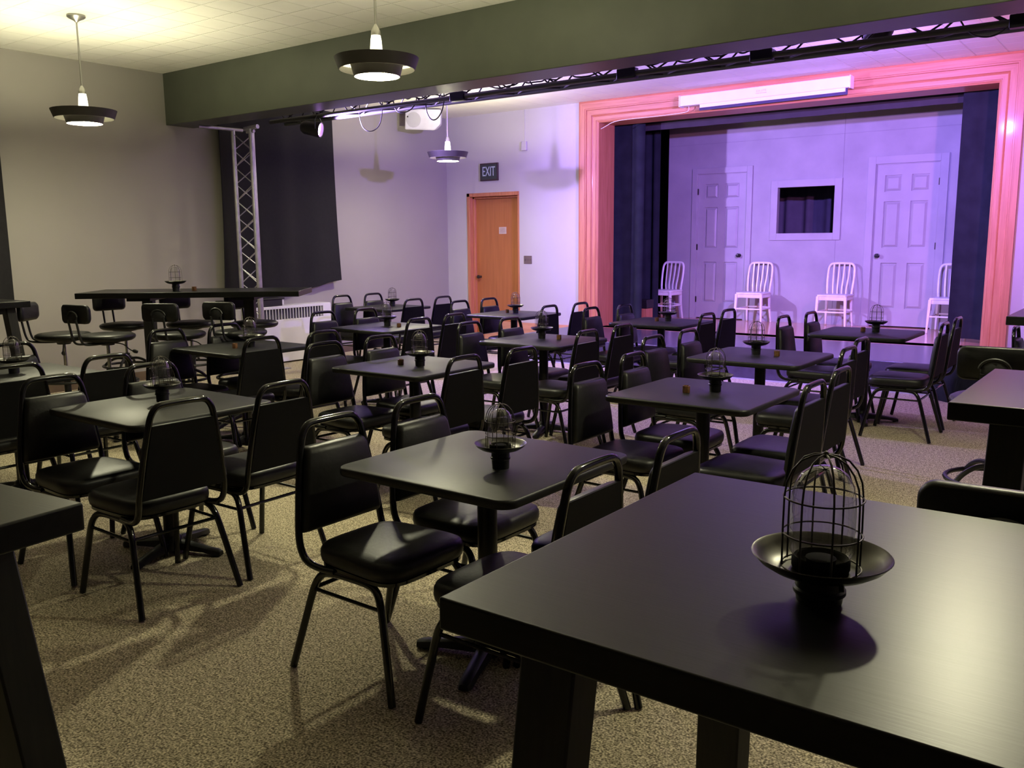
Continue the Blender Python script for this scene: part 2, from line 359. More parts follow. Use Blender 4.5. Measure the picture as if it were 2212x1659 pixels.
# thin seams of the wall sheets
struct(MB().box(SX0, SX1, YW-.0025, YW, 2.955, 2.96).box(-3.845, -3.84, YW-.0025, YW, 2.37, 4.0).box(-3.905, -3.90, YW-.0025, YW, ZS, 1.5), 'trim_5', mat('set_seam_grey', (0.33, 0.31, 0.35), .7))
def panel_door(name, x0, x1, z0, z1, knob_x):
    y = YW+.012; W_, H_ = x1-x0, z1-z0; xs = ((.14, .41), (.57, .85)); zs = ((.835, .935), (.49, .775), (.11, .395))
    b = MB(); b.box(x0, x1, y+.020, y+.045, z0, z1)
    xe = [0, .14, .41, .57, .85, 1]; ze = [0, .11, .395, .49, .775, .835, .935, 1]
    for i in range(5):
        for j in range(7):
            if i in (1, 3) and j in (1, 3, 5): continue
            b.box(x0+xe[i]*W_, x0+xe[i+1]*W_, y, y+.021, z0+ze[j]*H_, z0+ze[j+1]*H_)
    for a, c in xs:
        for e, f in zs:
            X0, X1, Z0, Z1 = x0+a*W_, x0+c*W_, z0+e*H_, z0+f*H_
            g, k = .010, .040
            bt = [Vector((X0+g, y+.020, Z0+g)), Vector((X1-g, y+.020, Z0+g)), Vector((X1-g, y+.020, Z1-g)), Vector((X0+g, y+.020, Z1-g))]
            tp = [Vector((X0+k, y+.001, Z0+k)), Vector((X1-k, y+.001, Z0+k)), Vector((X1-k, y+.001, Z1-k)), Vector((X0+k, y+.001, Z1-k))]
            b.hexa(bt, tp)
    d = struct(b, name, M['set_trim'], smooth=False)
    k = MB().lathe([(0, 0), (.030, 0), (.030, .006), (.012, .01), (.011, .03), (.026, .045), (.030, .062), (.022, .078), (0, .082)], 18, m=rot_to((0, -1, 0), (knob_x, y, 1.285)))
    k.build('door_knob', M['lamp_black'], d)
    hx = x0-.004 if knob_x > (x0+x1)/2 else x1+.004
    for hz in (z0+.28, (z0+z1)/2, z1-.25): MB().box(hx-.008, hx+.008, y-.016, y, hz-.045, hz+.045).build('hinge', M['bronze'], d)
    return d
panel_door('door_2', D2[0], D2[1], ZS+.015, D2[2], -5.325)
panel_door('door_3', D3[0], D3[1], ZS+.015, D3[2], -3.325)

# ------------------------------------------------------------------ drapes
def drape(name, p0, p1, z0, z1, folds, amp, m, thick=0.012, seed=1, bottom=None, flare=0.0):
    """hanging cloth between two floor points; wavy, with real thickness"""
    rnd = random.Random(seed); p0 = Vector((*p0, 0)); p1 = Vector((*p1, 0)); d = (p1-p0); L = d.length; d.normalize(); nrm = Vector((d.y, -d.x, 0))
    nx, nz = max(24, int(folds*10)), 22; ph = rnd.random()*6; ph2 = rnd.random()*6
    def P(i, j, off):
        u = i/nx; v = j/nz
        zz = z0 + (z1-z0)*v
        if bottom: zz = z0 + bottom(u) + (z1-z0-bottom(u))*v
        a = amp*(0.55+0.45*(1-v))
        o = a*math.sin(u*folds*2*PI+ph+0.5*math.sin(v*2+u*5)) + a*0.45*math.sin(u*folds*2*PI*1.73+ph2+v*1.3)
        uu = u*L + flare*(u-0.5)*2*(1-v)**3
        return p0 + d*uu + nrm*(o+off) + Vector((0, 0, zz))
    b = MB(); vs = []; n = nx+1
    for off in (0, thick):
        for j in range(nz+1):
            for i in range(nx+1): vs.append(P(i, j, off))
    o2 = n*(nz+1); fs = []
    for j in range(nz):
        for i in range(nx):
            a = j*n+i; fs.append((a, a+1, a+n+1, a+n)); fs.append((a+o2, a+n+o2, a+n+1+o2, a+1+o2))
    for i in range(nx): fs.append((i, i+o2, i+1+o2, i+1)); a = nz*n+i; fs.append((a, a+1, a+1+o2, a+o2))
    for j in range(nz): a = j*n; fs.append((a, a+n, a+n+o2, a+o2)); a = j*n+nx; fs.append((a, a+o2, a+n+o2, a+n))
    return b.add(vs, fs).build(name, m, ang=60)
# window curtains on the left wall
c = drape('window_curtain', (XL+.10, 6.60), (XL+.10, 8.40), 1.0, 3.25, 2.3, 0.030, M['curtain'], seed=4, flare=.05,
          bottom=lambda u: -.02-.10*math.sin(PI*min(1, u*1.15))+.10*max(0, u-.8)*2)
tag(c, 'long black curtain over the window behind the aluminium truss tower', 'curtain')
c = drape('window_curtain', (XL+.10, 2.10), (XL+.10, 4.12), 0.98, 3.25, 2.0, 0.028, M['curtain'], seed=9)
tag(c, 'black window curtain cut off by the left edge of the photo', 'curtain')
struct(MB().box(XL, XL+.03, 6.75, 8.25, 1.15, 3.1), 'window_2', M['wall'])
struct(MB().box(XL, XL+.03, 2.25, 4.0, 1.15, 3.1), 'window_3', M['wall'])
# stage drapes
c = drape('stage_drape', (-7.2, 11.42), (-6.15, 11.42), ZS+.03, 3.9, 2.6, 0.045, M['drape'], seed=2)
tag(c, 'black drape hanging inside the left end of the stage opening', 'curtain', 'stage drapes')
c = drape('stage_drape', (-6.9, 12.2), (-6.31, 12.2), ZS+.03, 3.9, 3, 0.03, M['drape'], seed=5)
tag(c, 'narrow black drape further back behind the leftmost white chair', 'curtain', 'stage drapes')
c = drape('stage_drape', (-2.10, 11.42), (-0.9, 11.42), ZS+.045, 3.9, 3.0, 0.04, M['drape'], seed=3)
tag(c, 'black drape at the right end of the stage hiding half a white chair', 'curtain', 'stage drapes')
c = drape('stage_valance', (-8.3, 11.7), (0.1, 11.7), 3.07, 4.25, 16, 0.010, mat('dark_plum_valance', (0.05, 0.04, 0.05), .9), seed=8)
tag(c, 'black valance across the top behind the stage opening', 'curtain')
c = drape('backstage_drape', (-6.2, 13.95), (-2.2, 13.95), ZS+.02, 4.2, 14, 0.05, mat('grey_backstage_drape', (0.10, 0.09, 0.13), .9), seed=6)
tag(c, 'dim grey drape seen through the open window of the set', 'curtain')

# ------------------------------------------------------------------ pendant lamps
def make_pendant():
    # origin at the ceiling; the lamp hangs down from it
    r = empty('pendant_lamp')
    MB().lathe([(0, 0), (.072, 0), (.074, -.014), (.062, -.026), (.022, -.045), (.010, -.058), (0, -.06)], 28).build('ceiling_canopy', M['rod'], r)
    MB().tube([(0, 0, -.05), (0, 0, -.60)], .0075, 10).build('rod', M['rod'], r)
    MB().lathe([(.007, -.565), (.018, -.585), (.028, -.605), (.030, -.625), (.030, -.632), (0, -.632)], 24).build('socket_cap', M['rod'], r)
    MB().lathe([(.029, -.632), (.034, -.66), (.037, -.70), (.040, -.74), (.040, -.752), (.031, -.752)], 24).build('glass_collar', M['collar'], r)
    def ring(name, rt_, rb, zt, zb):
        o = MB().lathe([(rt_, zt), (rb, zb)], 48).build(name, M['shade_out'], r)
        o2 = MB().lathe([(rt_-.004, zt+.001), (rb-.004, zb-.001)], 48).build('ring_lining', M['shade_in'], o); return o
    ring('outer_ring', .262, .236, -.765, -.835)
    ring('inner_ring', .170, .142, -.782, -.876)
    sp = MB()
    for k in range(3):
        a = 2*PI*k/3+.3; ca, sa = math.cos(a), math.sin(a)
        sp.tube([(.036*ca, .036*sa, -.745), (.10*ca, .10*sa, -.785), (.155*ca, .155*sa, -.812), (.246*ca, .246*sa, -.80)], .003, 6)
    sp.build('ring_bracket', M['rod'], r)
    MB().lathe([(.020, -.755), (.027, -.768), (.042, -.788), (.053, -.810), (.055, -.832), (.048, -.860), (.030, -.880), (0, -.888)], 24).build('bulb', M['bulb'], r)
    return r
pend = make_pendant()
for (x, y), lab in (((-7.56, 4.09), 'pendant lamp with dark ring shade nearest the left wall'), ((-4.10, 4.12), 'large looking pendant lamp hanging in front of the dark beam'),
                    ((-7.60, 8.86), 'small looking pendant lamp beyond the beam beside the white speaker'), ((-0.62, 4.12), 'pendant lamp above the right hand bar tables')):
    place(pend, (x, y, ZC), 0.4, lab, 'lamp', 'ring shade pendant lamps')

# ------------------------------------------------------------------ lighting truss and tower
def lattice_rods(b, A, B, step, r, m0=0):
    """zig-zag rods between two parallel chords A->B (lists of two points each)"""
    a0, a1 = Vector(A[0]), Vector(A[1]); b0, b1 = Vector(B[0]), Vector(B[1]); L = (a1-a0).length; n = max(1, int(L/step)); 
    for i in range(n):
        t0, t1 = i/n, (i+1)/n
        p, q = a0.lerp(a1, t0), b0.lerp(b1, t1)
        p2, q2 = b0.lerp(b1, t0), a0.lerp(a1, t1)
        if (i+m0) % 2 == 0: b.tube([p, q], r, 6)
        else: b.tube([p2, q2], r, 6)
    return b
tw = empty('truss_tower', (-8.92, 6.76, 0))
ca, sa = math.cos(-.15), math.sin(-.15)
tri = []
for a in (-0.20, 1.90, 4.0):
    tri.append((.14*math.cos(a), .14*math.sin(a)))
for x, y in tri: MB().tube([(x, y, 0.012), (x, y, 2.84)], .026, 14).build('chord', M['alu'], tw)
lb = MB()
for i in range(3):
    p, q = tri[i], tri[(i+1) % 3]
    lattice_rods(lb, [(p[0], p[1], .08), (p[0], p[1], 2.80)], [(q[0], q[1], .08), (q[0], q[1], 2.80)], .19, .006, i)
    if i < 2: lattice_rods(lb, [(p[0], p[1], .08), (p[0], p[1], 2.80)], [(q[0], q[1], .08), (q[0], q[1], 2.80)], .19, .006, i+1) 
lb.build('bracing', M['alu'], tw)
MB().box(-.28, .28, -.28, .28, 0, .012).build('base_plate', M['alu'], tw)
MB().tube([(-.10, -.56, 2.84), (-.08, .02, 2.845)], .020, 12).build('outrigger_tube', M['alu'], tw)
MB().tube([(.02, -.02, 2.85), (.26, -.02, 2.86)], .025, 12).tube([(.06, -.02, 2.81), (.19, -.02, 2.815)], .018, 12).build('cross_stub', M['alu'], tw)
tag(tw, 'grey aluminium truss tower standing in front of the black window curtain', 'truss')

tr = empty('lighting_truss', (-8.75, 7.11, 2.911))
LT = 9.85; chords = [(-.11, 0.028), (.11, .028), (0, .21)]
for y, z in chords: MB().tube([(0, y, z), (LT, y, z)], .024 if z < .1 else .02, 12).build('chord', M['beam'], tr)
lb = MB()
for (a, b_) in ((0, 1), (1, 2), (2, 0)):
    A = chords[a]; B = chords[b_]
    lattice_rods(lb, [(0, A[0], A[1]), (LT, A[0], A[1])], [(0, B[0], B[1]), (LT, B[0], B[1])], .26, .008, a)
lb.build('bracing', M['iron'], tr)
for x in (2.9, 4.8, 6.0, 7.8): MB().box(x-.09, x+.09, -.145, -.075, -.012, .075).build('clamp', M['iron'], tr, bevel=.006)
tag(tr, 'black lattice lighting truss running along behind the dark beam', 'truss')

def cable(pts, r, lab, cat='cable', group='loops of cable hanging from the lighting truss', m=None, name='hanging_cable'):
    if group and group.startswith('loops'): pts = [(x*1.05, 7.0, 1.525+(z-1.525)*1.05) for x, y, z in pts]
    o = MB().tube(smooth_path(pts, 3), r, 7).build(name, m or M['plastic']); return tag(o, lab, cat, group)
yt = 6.675
cable([(-6.90, yt, 2.93), (-6.91, yt, 2.80), (-6.86, yt, 2.68), (-6.74, yt, 2.64), (-6.62, yt, 2.69), (-6.58, yt, 2.80), (-6.57, yt, 2.93)], .005, 'thin black cable loop hanging between curtain and white speaker')
cable([(-6.42, yt, 2.92), (-6.40, yt, 2.84), (-6.34, yt, 2.79), (-6.20, yt, 2.80), (-6.12, yt, 2.86), (-6.10, yt, 2.93)], .006, 'short black cable loop just left of the white speaker')
cable([(-5.98, yt, 2.93), (-5.99, yt, 2.79), (-5.93, yt, 2.69), (-5.84, yt, 2.69), (-5.76, yt, 2.79), (-5.75, yt, 2.93)], .006, 'black cable loop hanging in front of the white speaker')
cable([(-1.28, yt, 2.93), (-1.24, yt, 2.86), (-1.17, yt, 2.81), (-1.08, yt, 2.80), (-1.00, yt, 2.84), (-.95, yt, 2.93)], .006, 'black cable loop hanging below the truss near upper right corner')
cable([(-4.75, yt, 2.93), (-4.70, yt, 2.862), (-4.63, yt, 2.855), (-4.56, yt, 2.87), (-4.53, yt, 2.93)], .007, 'tiny black cable bump under the truss left of the stage')

rn2 = random.Random(11); pp = []
for i in range(60):
    x = -6.9+i*.075; pp.append((x, 7.02+rn2.uniform(-.03, .03), 2.985+rn2.uniform(-.02, .035)+(.03 if i % 7 == 3 else 0)))
cable(pp, .007, 'tangled black cable lying along the lighting truss', 'cable', None)

def spot_fixture(pos, aim, lab, visible_lens, color, watts, cone):
    d = (Vector(aim)-Vector(pos)).normalized()
    r = empty('stage_spotlight', pos); m = rot_to(d)
    MB().lathe([(0, -.20), (.05, -.20), (.075, -.16), (.082, -.02), (.088, .0), (.088, .03), (.076, .03), (.074, -.01)], 24, m=m).build('housing', M['iron'], r)
    MB().lathe([(0, .006), (.04, .004), (.073, -.006)], 24, m=m).build('lens', visible_lens, r)
    y = MB(); side = d.cross(Vector((0, 0, 1))).normalized()
    top = Vector((0, 0, .15))
    y.tube([side*.10, side*.10+top*.6, side*.02+top, -side*.02+top, -side*.10+top*.6, -side*.10], .006, 6).tube([top, top+Vector((0, 0, .03))], .02, 8)
    y.build('yoke', M['iron'], r)
    tag(r, lab, 'stage light', 'stage spotlights on the truss')
    ld = bpy.data.lights.new('spot_beam', 'SPOT'); ld.energy = watts; ld.color = color; ld.spot_size = math.radians(cone); ld.spot_blend = 0.85; ld.shadow_soft_size = 0.05
    lo = bpy.data.objects.new('spot_beam', ld); C.objects.link(lo); lo.parent = r; lo.matrix_local = rot_to(-d, d*.05)
labs = ['black spotlight with glowing violet lens below the left end of the truss', 'black spotlight near the right end of the truss, inner one of two',
        'black spotlight at the right end of the truss, outer one of two']
for (p, a, col, wt, cn), lab in zip(STAGE_LIGHTS, labs): spot_fixture(p, a, lab, M['lens'], col, wt, cn)

# ------------------------------------------------------------------ small wall things
sp = empty('wall_speaker', (-8.93, 9.93, 3.315))
m = Matrix.Rotation(math.radians(28), 4, 'Z') @ Matrix.Rotation(math.radians(3), 4, 'Y')
pf = [(-.27, -.20), (.17, -.20), (.26, -.11), (.26, .095), (-.27, .095)]
b = MB(); fr = [m @ Vector((x, -.14, z)) for x, z in pf]; bk = [m @ Vector((x*.8, .16, z*.8)) for x, z in pf]; b.rings([fr, bk]); b.build('cabinet', M['white_plastic'], sp, bevel=.02, seg=3)
MB().lathe([(0, .006), (.105, .006), (.107, 0), (0, -.001)], 40, m=m @ rot_to((0, -1, 0), (-.14, -.141, -.06))).build('round_grille', M['grille'], sp)
MB().box(-.235, -.215, -.152, -.147, -.03, -.01, m).build('maker_badge', M['bronze'], sp)
MB().box(-.05, .05, .12, .24, -.04, .04, m).build('wall_bracket', M['iron'], sp)
tag(sp, 'white loudspeaker mounted high in the corner beside the exit door wall', 'speaker')

def text(body, size, loc, m, parent, sx=1.0, ext=.002, name='lettering'):
    cu = bpy.data.curves.new(name, 'FONT'); cu.body = body; cu.size = size; cu.extrude = ext; cu.align_x = 'CENTER'; cu.align_y = 'CENTER'
    tmp = bpy.data.objects.new(name, cu); C.objects.link(tmp); bpy.context.view_layer.update()
    me = bpy.data.meshes.new_from_object(tmp.evaluated_get(bpy.context.evaluated_depsgraph_get())); bpy.data.objects.remove(tmp); me.materials.clear(); me.materials.append(m)
    o = bpy.data.objects.new(name, me); C.objects.link(o); o.parent = parent; o.location = loc; o.rotation_euler = (PI/2, 0, 0); o.scale = (sx, 1, 1); return o
ex = empty('exit_sign', (-8.475, YF, 2.565))
MB().box(-.17, .17, -.028, 0, -.13, .13).build('frame', M['sign_frame'], ex, bevel=.004)
MB().box(-.15, .15, -.032, -.027, -.11, .11).build('face', M['sign_green'], ex)
text('EXIT', .20, (0, -.034, 0), M['sign_text'], ex, sx=.60)
tag(ex, 'dark EXIT sign on the wall above the wooden door', 'sign')
sw_ = empty('switch_plate', (-7.775, YF, 1.25))
MB().box(-.072, .072, -.008, 0, -.06, .06).build('plate', M['brown_plate'], sw_, bevel=.003)
for k in (-1, 0, 1): MB().box(k*.045-.006, k*.045+.006, -.018, -.007, -.012, .012).build('switch', M['brown_plate'], sw_)
tag(sw_, 'brown triple light switch plate right of the wooden door', 'switch')
th = empty('wall_sensor', (-7.82, YF, 2.90))
MB().box(-.045, .045, -.035, 0, -.065, .065).build('cover', M['stage_wall'], th, bevel=.006)
MB().box(-.006, .006, -.010, 0, .065, .515).build('conduit', M['stage_wall'], th)
tag(th, 'small pale box with a thin conduit high on the stage wall', 'sensor')
pn = empty('door_notice', (-8.33, YF+.115, 1.69))
MB().box(-.07, .07, -.003, 0, -.052, .052).build('paper', M['paper'], pn)
b = MB()
for k in range(5): b.box(-.045-.01*(k % 2), .045, -.004, -.003, .030-k*.014, .034-k*.014)
b.build('printed_lines', M['ink'], pn)
tag(pn, 'small paper notice stuck on the wooden exit door', 'notice')

# projection screen case on the proscenium head
ps = empty('projection_screen', (-4.20, YF-.07, 3.27)); ps.rotation_euler = (0, -.0075, 0)
MB().box(-1.05, 1.05, -.13, 0, -.065, .065).build('case', M['white_metal'], ps, bevel=.012, seg=3)
MB().box(-1.062, -1.048, -.135, .003, -.072, .070).box(1.048, 1.062, -.135, .003, -.072, .070).build('end_cap', M['white_metal'], ps, bevel=.004)
MB().box(-.78, 1.00, -.115, -.09, -.105, -.065).build('screen_hem', M['white_metal'], ps)
MB().box(-.80, 1.02, -.085, -.078, -.135, -.063).build('black_screen_edge', mat('dark_violet_black_cloth', (0.05, 0.04, 0.09), .8), ps)
text('DA-LITE', .035, (.02, -.1315, .012), M['grey_text'], ps, ext=.0006)
text('PROJECTION SCREEN', .014, (.02, -.1315, -.015), M['grey_text'], ps, ext=.0006)
tag(ps, 'long white rolled projection screen case above the stage opening', 'projection screen')
cable([(-5.17, YF-.10, 3.20), (-5.165, YF-.10, 3.17), (-5.19, YF-.07, 3.145), (-5.30, YF-.050, 3.135), (-5.65, YF-.040, 3.13), (-5.95, YF-.038, 3.132), (-6.20, YF-.035, 3.128), (-6.34, YF-.03, 3.11), (-6.44, YF-.01, 3.07), (-6.54, YF+.02, 3.045)], .004,
      'thin white cord running along the stage head to its left corner', 'cord', None, M['white_metal'], 'white_cord')

# convector heater and black case on it
cv = empty('convector_heater', (XL+.004, 7.1, 0))
b = MB(); X1 = .22; b.box(0, X1, -.55, 1.04, 0.02, .56).box(0, X1, -.55, 1.04, .712, .735).box(0, X1, .91, 1.04, .56, .712).box(0, X1, -.55, -.40, .56, .712).box(0, .03, -.40, .91, .56, .712).box(X1-.03, X1, -.40, .91, .70, .712)
b.build('cabinet', M['white_metal'], cv, bevel=.003)
b = MB()
for k in range(28): y = -.39+k*.0467; b.box(X1-.014, X1-.002, y, y+.008, .56, .712)
b.build('grille', M['white_metal'], cv, smooth=False)
MB().box(.03, .16, -.39, .90, .562, .70).build('dark_core', M['slot'], cv)
MB().hexa([Vector((0, 1.04, .60)), Vector((X1, 1.04, .60)), Vector((X1, 1.045, .60)), Vector((0, 1.045, .60))], [Vector((0, 1.04, .72)), Vector((X1, 1.04, .72)), Vector((X1, 1.045, .72)), Vector((0, 1.045, .72))]).build('end_panel', M['white_metal'], cv)
tag(cv, 'white convector heater with slotted grille under the black window curtain', 'heater')
bc = empty('keyboard_case', (XL+.12, 6.95, .737))
MB().box(-.09, .09, -.45, .40, 0, .085).build('body', M['plastic'], bc, bevel=.006)
MB().box(-.10, .10, -.46, .43, .085, .105).build('lid', M['plastic'], bc, bevel=.004)
MB().box(-.08, .085, .40, .425, .015, .075).build('white_end', M['white_metal'], bc)
tag(bc, 'flat black case with a white end lying on the convector heater', 'case')

# ------------------------------------------------------------------ cafe tables
def slab(hx, hy, r, z0, z1, bull=.006):
    b = MB(); R = []
    for z, ins in ((z0, bull), (z0+bull*.4, bull*.25), (z0+bull*1.2, 0), (z1-bull*1.2, 0), (z1-bull*.4, bull*.25), (z1, bull)):
        R.append([Vector((x, y, z)) for x, y in rrect(hx-ins, hy-ins, r-ins*.5, 6)])
    b.rings(R); return b
def make_table():
    r = empty('cafe_table')
    slab(.383, .383, .055, .718, .75, .008).build('tabletop', M['table_top'], r, ang=50)
    MB().lathe([(.036, .05), (.036, .70)], 20).build('column', M['iron'], r)
    MB().lathe([(.036, .70), (.07, .702), (.09, .71), (.09, .718), (0, .718)], 20).box(-.17, .17, -.02, .02, .704, .718).box(-.02, .02, -.17, .17, .704, .718).build('top_plate', M['iron'], r)
    hub = MB().lathe([(0, .015), (.055, .015), (.06, .04), (.05, .075), (.038, .085), (.036, .09)], 20).build('base', M['iron'], r)
    for k in range(4):
        a = k*PI/2; m = Matrix.Rotation(a, 4, 'Z'); b = MB(); R = []
        for x, w_, z0, z1 in ((.02, .030, .02, .070), (.10, .030, .022, .062), (.20, .028, .020, .045), (.265, .027, .008, .036), (.285, .018, .006, .028)):
            R.append([m @ Vector((x, -w_, z0)), m @ Vector((x, w_, z0)), m @ Vector((x, w_*.8, z1*.85)), m @ Vector((x, w_*.35, z1)), m @ Vector((x, -w_*.35, z1)), m @ Vector((x, -w_*.8, z1*.85))])
        b.rings(R); b.lathe([(0, 0), (.014, 0), (.014, .012), (0, .012)], 10, c=m @ Vector((.255, 0, 0))); b.build('foot', M['iron'], r)
    return r
TAB = {
 'T1': (-1.93, 2.43, 'nearest-row table by big lantern table'), 'T2': (-3.93, 2.40, 'nearest-row middle table'), 'T4': (-5.66, 2.48, 'nearest-row table at the photo edge'),
 'T3': (-5.67, 4.17, 'second-row table by the swivel stools'), 'T5': (-3.86, 4.13, 'second-row middle table'), 'T10': (-1.90, 4.20, 'second-row table on stage-door side'),
 'T6': (-5.88, 5.93, 'third-row table on curtain side'), 'T9': (-4.00, 5.79, 'third-row middle table'), 'T11': (-2.20, 5.76, 'third-row table on stage-door side'),
 'T7': (-7.68, 7.78, 'last-row table beside the heater'), 'T8': (-5.73, 7.73, 'last-row table before the exit door'), 'T12': (-3.94, 7.70, 'last-row table before left stage drape'),
 'T13': (-2.03, 7.68, 'last-row table before right painted door'),
}
tbl = make_table()
tl = {'T1': 'square black table with lantern just beyond the large foreground bar table', 'T2': 'square black table behind the lower-left bar table corner',
      'T4': 'square black table cut off by the left edge of the photo', 'T3': 'square black table in front of the row of swivel stools',
      'T5': 'square black middle table, directly behind the two nearest square tables', 'T10': 'purple-lit square table with brown cup, directly behind the nearest lantern table',
      'T6': 'square black table between heater wall and room centre, third row', 'T9': 'square black table in the centre of the third row, brown cup right of lantern',
      'T11': 'purple-lit square table in third row, brown cup right of its lantern', 'T7': 'small looking square table farthest back by the left wall',
      'T8': 'small looking square table right in front of the exit door', 'T12': 'small looking square table before the left stage curtain',
      'T13': 'square table nearest the stage below the right painted door'}
tr_ = {'T1': .0, 'T2': 0}
for k, (x, y, _) in TAB.items():
    place(tbl, (x, y, 0), 0, tl[k], 'table', 'square pedestal tables')
for o in [o for o in bpy.data.objects if o.name.startswith(('foot', 'base')) and o.type == 'MESH']:
    if o.parent and o.parent.name.startswith('cafe_table'): o.rotation_euler = (0, 0, math.radians(20))

# ------------------------------------------------------------------ stacking chairs
def make_chair():
    """faces +x, origin on the floor midway between its feet; top of the back at x=-.26"""
    r = empty('stacking_chair')
    # seat: padded rounded trapezoid
    def outline(s, z, n=48):
        pts = []
        for i in range(n):
            a = 2*PI*i/n; ca, sa = math.cos(a), math.sin(a); e = 2/5.0
            u = math.copysign(abs(ca)**e, ca); v = math.copysign(abs(sa)**e, sa)
            pts.append(Vector((.028+.212*s*u, (.203+.014*u)*s*v, z)))
        return pts
    b = MB(); b.rings([outline(.93, .405), outline(.985, .412), outline(1.0, .43), outline(.995, .450), outline(.965, .464), outline(.90, .471), outline(.75, .476), outline(.5, .479), outline(.25, .4805), outline(.06, .481)])
    b.build('seat', M['vinyl'], r, ang=55)
    b = MB(); b.rings([outline(.90, .388), outline(.96, .392), outline(.96, .404), outline(.90, .406)]); b.build('seat_pan', M['gloss'], r)
    # back frame: one bent tube from seat rail up round the grab hole and down
    side = []
    half = [(-.06, .185, .388), (-.13, .192, .386), (-.195, .198, .400), (-.222, .200, .44), (-.232, .199, .50), (-.245, .178, .65), (-.257, .152, .79), (-.262, .140, .845), (-.264, .112, .880), (-.265, .07, .885)]
    pth = half + [(x, -y, z) for x, y, z in reversed(half)]
    b = MB().tube(smooth_path(pth, 2), .0135, 10); b.build('back_frame', M['gloss'], r, ang=80)
    # padded back panel
    def row(z, dx0, dx1, ins=0.0):
        t = (z-.50)/.29; yw = .199-.047*t-.009-ins; xc = -.232-.025*t
        return [Vector((xc+dx0, yw, z)), Vector((xc+dx0, -yw, z)), Vector((xc+dx1, -yw, z)), Vector((xc+dx1, yw, z))]
    b = MB(); R = []
    for z, d, ins in ((.497, .012, .016), (.503, .026, .008), (.52, .034, .003), (.60, .036, 0), (.70, .036, 0), (.775, .034, .002), (.793, .028, .008), (.80, .014, .016)):
        q = row(z, -.004, -.004); f = row(z, 0, d, ins+.004); g = row(z, 0, d*.72, ins-.003)
        R.append([q[0], g[3]+Vector((0, 0, 0)), f[3]-Vector((0, .008, 0)), f[2]+Vector((0, .008, 0)), g[2], q[1]])
    b.rings(R); b.build('backrest', M['vinyl'], r, ang=60)
    b = MB(); b.rings([row(.495, -.012, -.003), row(.65, -.012, -.003), row(.80, -.012, -.003)]); b.build('back_sheet', M['back_sheet'], r)
    # legs: each side arch is split in two
    for sy in (1, -1):
        f_ = [(.02, .180*sy, .380), (.10, .182*sy, .380), (.150, .190*sy, .372), (.178, .200*sy, .335), (.192, .206*sy, .28), (.250, .232*sy, .004)]
        k_ = [(.02, .180*sy, .380), (-.07, .182*sy, .380), (-.120, .190*sy, .372), (-.150, .198*sy, .335), (-.168, .205*sy, .28), (-.250, .235*sy, .004)]
        for pp in (f_, k_): MB().tube(smooth_path(pp[:-1], 2)+[Vector(pp[-1])], .0138, 10).build('leg', M['gloss'], r, ang=80)
        MB().tube([(.184, .203*sy, .312), (-.158, .203*sy, .312)], .007, 8).build('side_stretcher', M['gloss'], r)
    for x, y, z in ((.12, .182, .380), (-.09, .182, .380), (-.155, .20, .315)):
        MB().tube([(x, y, z), (x, -y, z)], .008, 8).build('cross_stretcher', M['gloss'], r)
    return r
CH = {
'T1' : [('R', -2.47, 2.18), ('R', -2.47, 2.66), ('L', -1.31, 2.16), ('L', -1.28, 2.65)],
'T2' : [('R', -4.39, 2.10), ('R', -4.40, 2.63), ('L', -3.25, 2.08), ('L', -3.27, 2.61)],
'T4' : [('R', -6.12, 2.68), ('L', -4.99, 2.20), ('L', -4.95, 2.69)],
'T3' : [('R', -6.10, 3.80), ('R', -6.10, 4.32), ('L', -4.98, 3.82), ('L', -4.95, 4.34)],
'T5' : [('R', -4.37, 3.83), ('R', -4.36, 4.33), ('L', -3.16, 3.79), ('L', -3.12, 4.29)],
'T6' : [('R', -6.38, 5.60), ('R', -6.32, 6.09), ('L', -5.10, 5.54), ('L', -5.14, 6.04)],
'T7' : [('R', -8.16, 7.47), ('R', -8.12, 7.96), ('L', -6.91, 7.42), ('L', -6.92, 7.93)],
'T8' : [('R', -6.24, 7.42), ('R', -6.23, 7.93), ('L', -4.98, 7.31), ('L', -4.92, 7.80)],
'T9' : [('R', -4.50, 5.47), ('R', -4.47, 5.97), ('L', -3.35, 5.40), ('L', -3.35, 5.92)],
'T12' : [('R', -4.48, 7.29), ('R', -4.39, 7.78), ('L', -3.24, 7.21), ('L', -3.27, 7.74)],
'T10' : [('R', -2.44, 3.92), ('R', -2.44, 4.43), ('L', -1.25, 3.94), ('L', -1.28, 4.44)],
'T11' : [('R', -2.78, 5.31), ('R', -2.76, 5.81), ('L', -1.51, 5.36), ('L', -1.58, 5.88)],
'T13' : [('R', -2.60, 7.29), ('R', -2.54, 7.80), ('L', -1.36, 7.28), ('L', -1.37, 7.84)],
'T14' : [('R', -0.89, 7.28)],
}
TAB['T14'] = (-.35, 7.6, 'x')
ch = make_chair(); rnd = random.Random(3)
for k, lst in CH.items():
    sides = {'R': 0, 'L': 0}
    for s, bx, by in lst:
        sides[s] += 1; n = sides[s]
        one = (k == 'T4' and s == 'R')
        side = 'curtain side' if s == 'R' else 'far-from-curtain side'
        place_ = 'seat nearer stage' if (n == 2 or one) else 'seat farther from stage'
        lab = 'black vinyl chair at %s, %s, %s' % (TAB[k][2], 'curtain side' if s == 'R' else 'opposite side', place_)
        if k == 'T14': lab = 'black vinyl chair at the right photo edge beside the stage'
        rz = (0 if s == 'R' else PI) + rnd.uniform(-.025, .025)
        cx = bx + (.265 if s == 'R' else -.265)
        place(ch, (cx, by, 0), rz, lab, 'chair', 'black stacking chairs at the square tables')

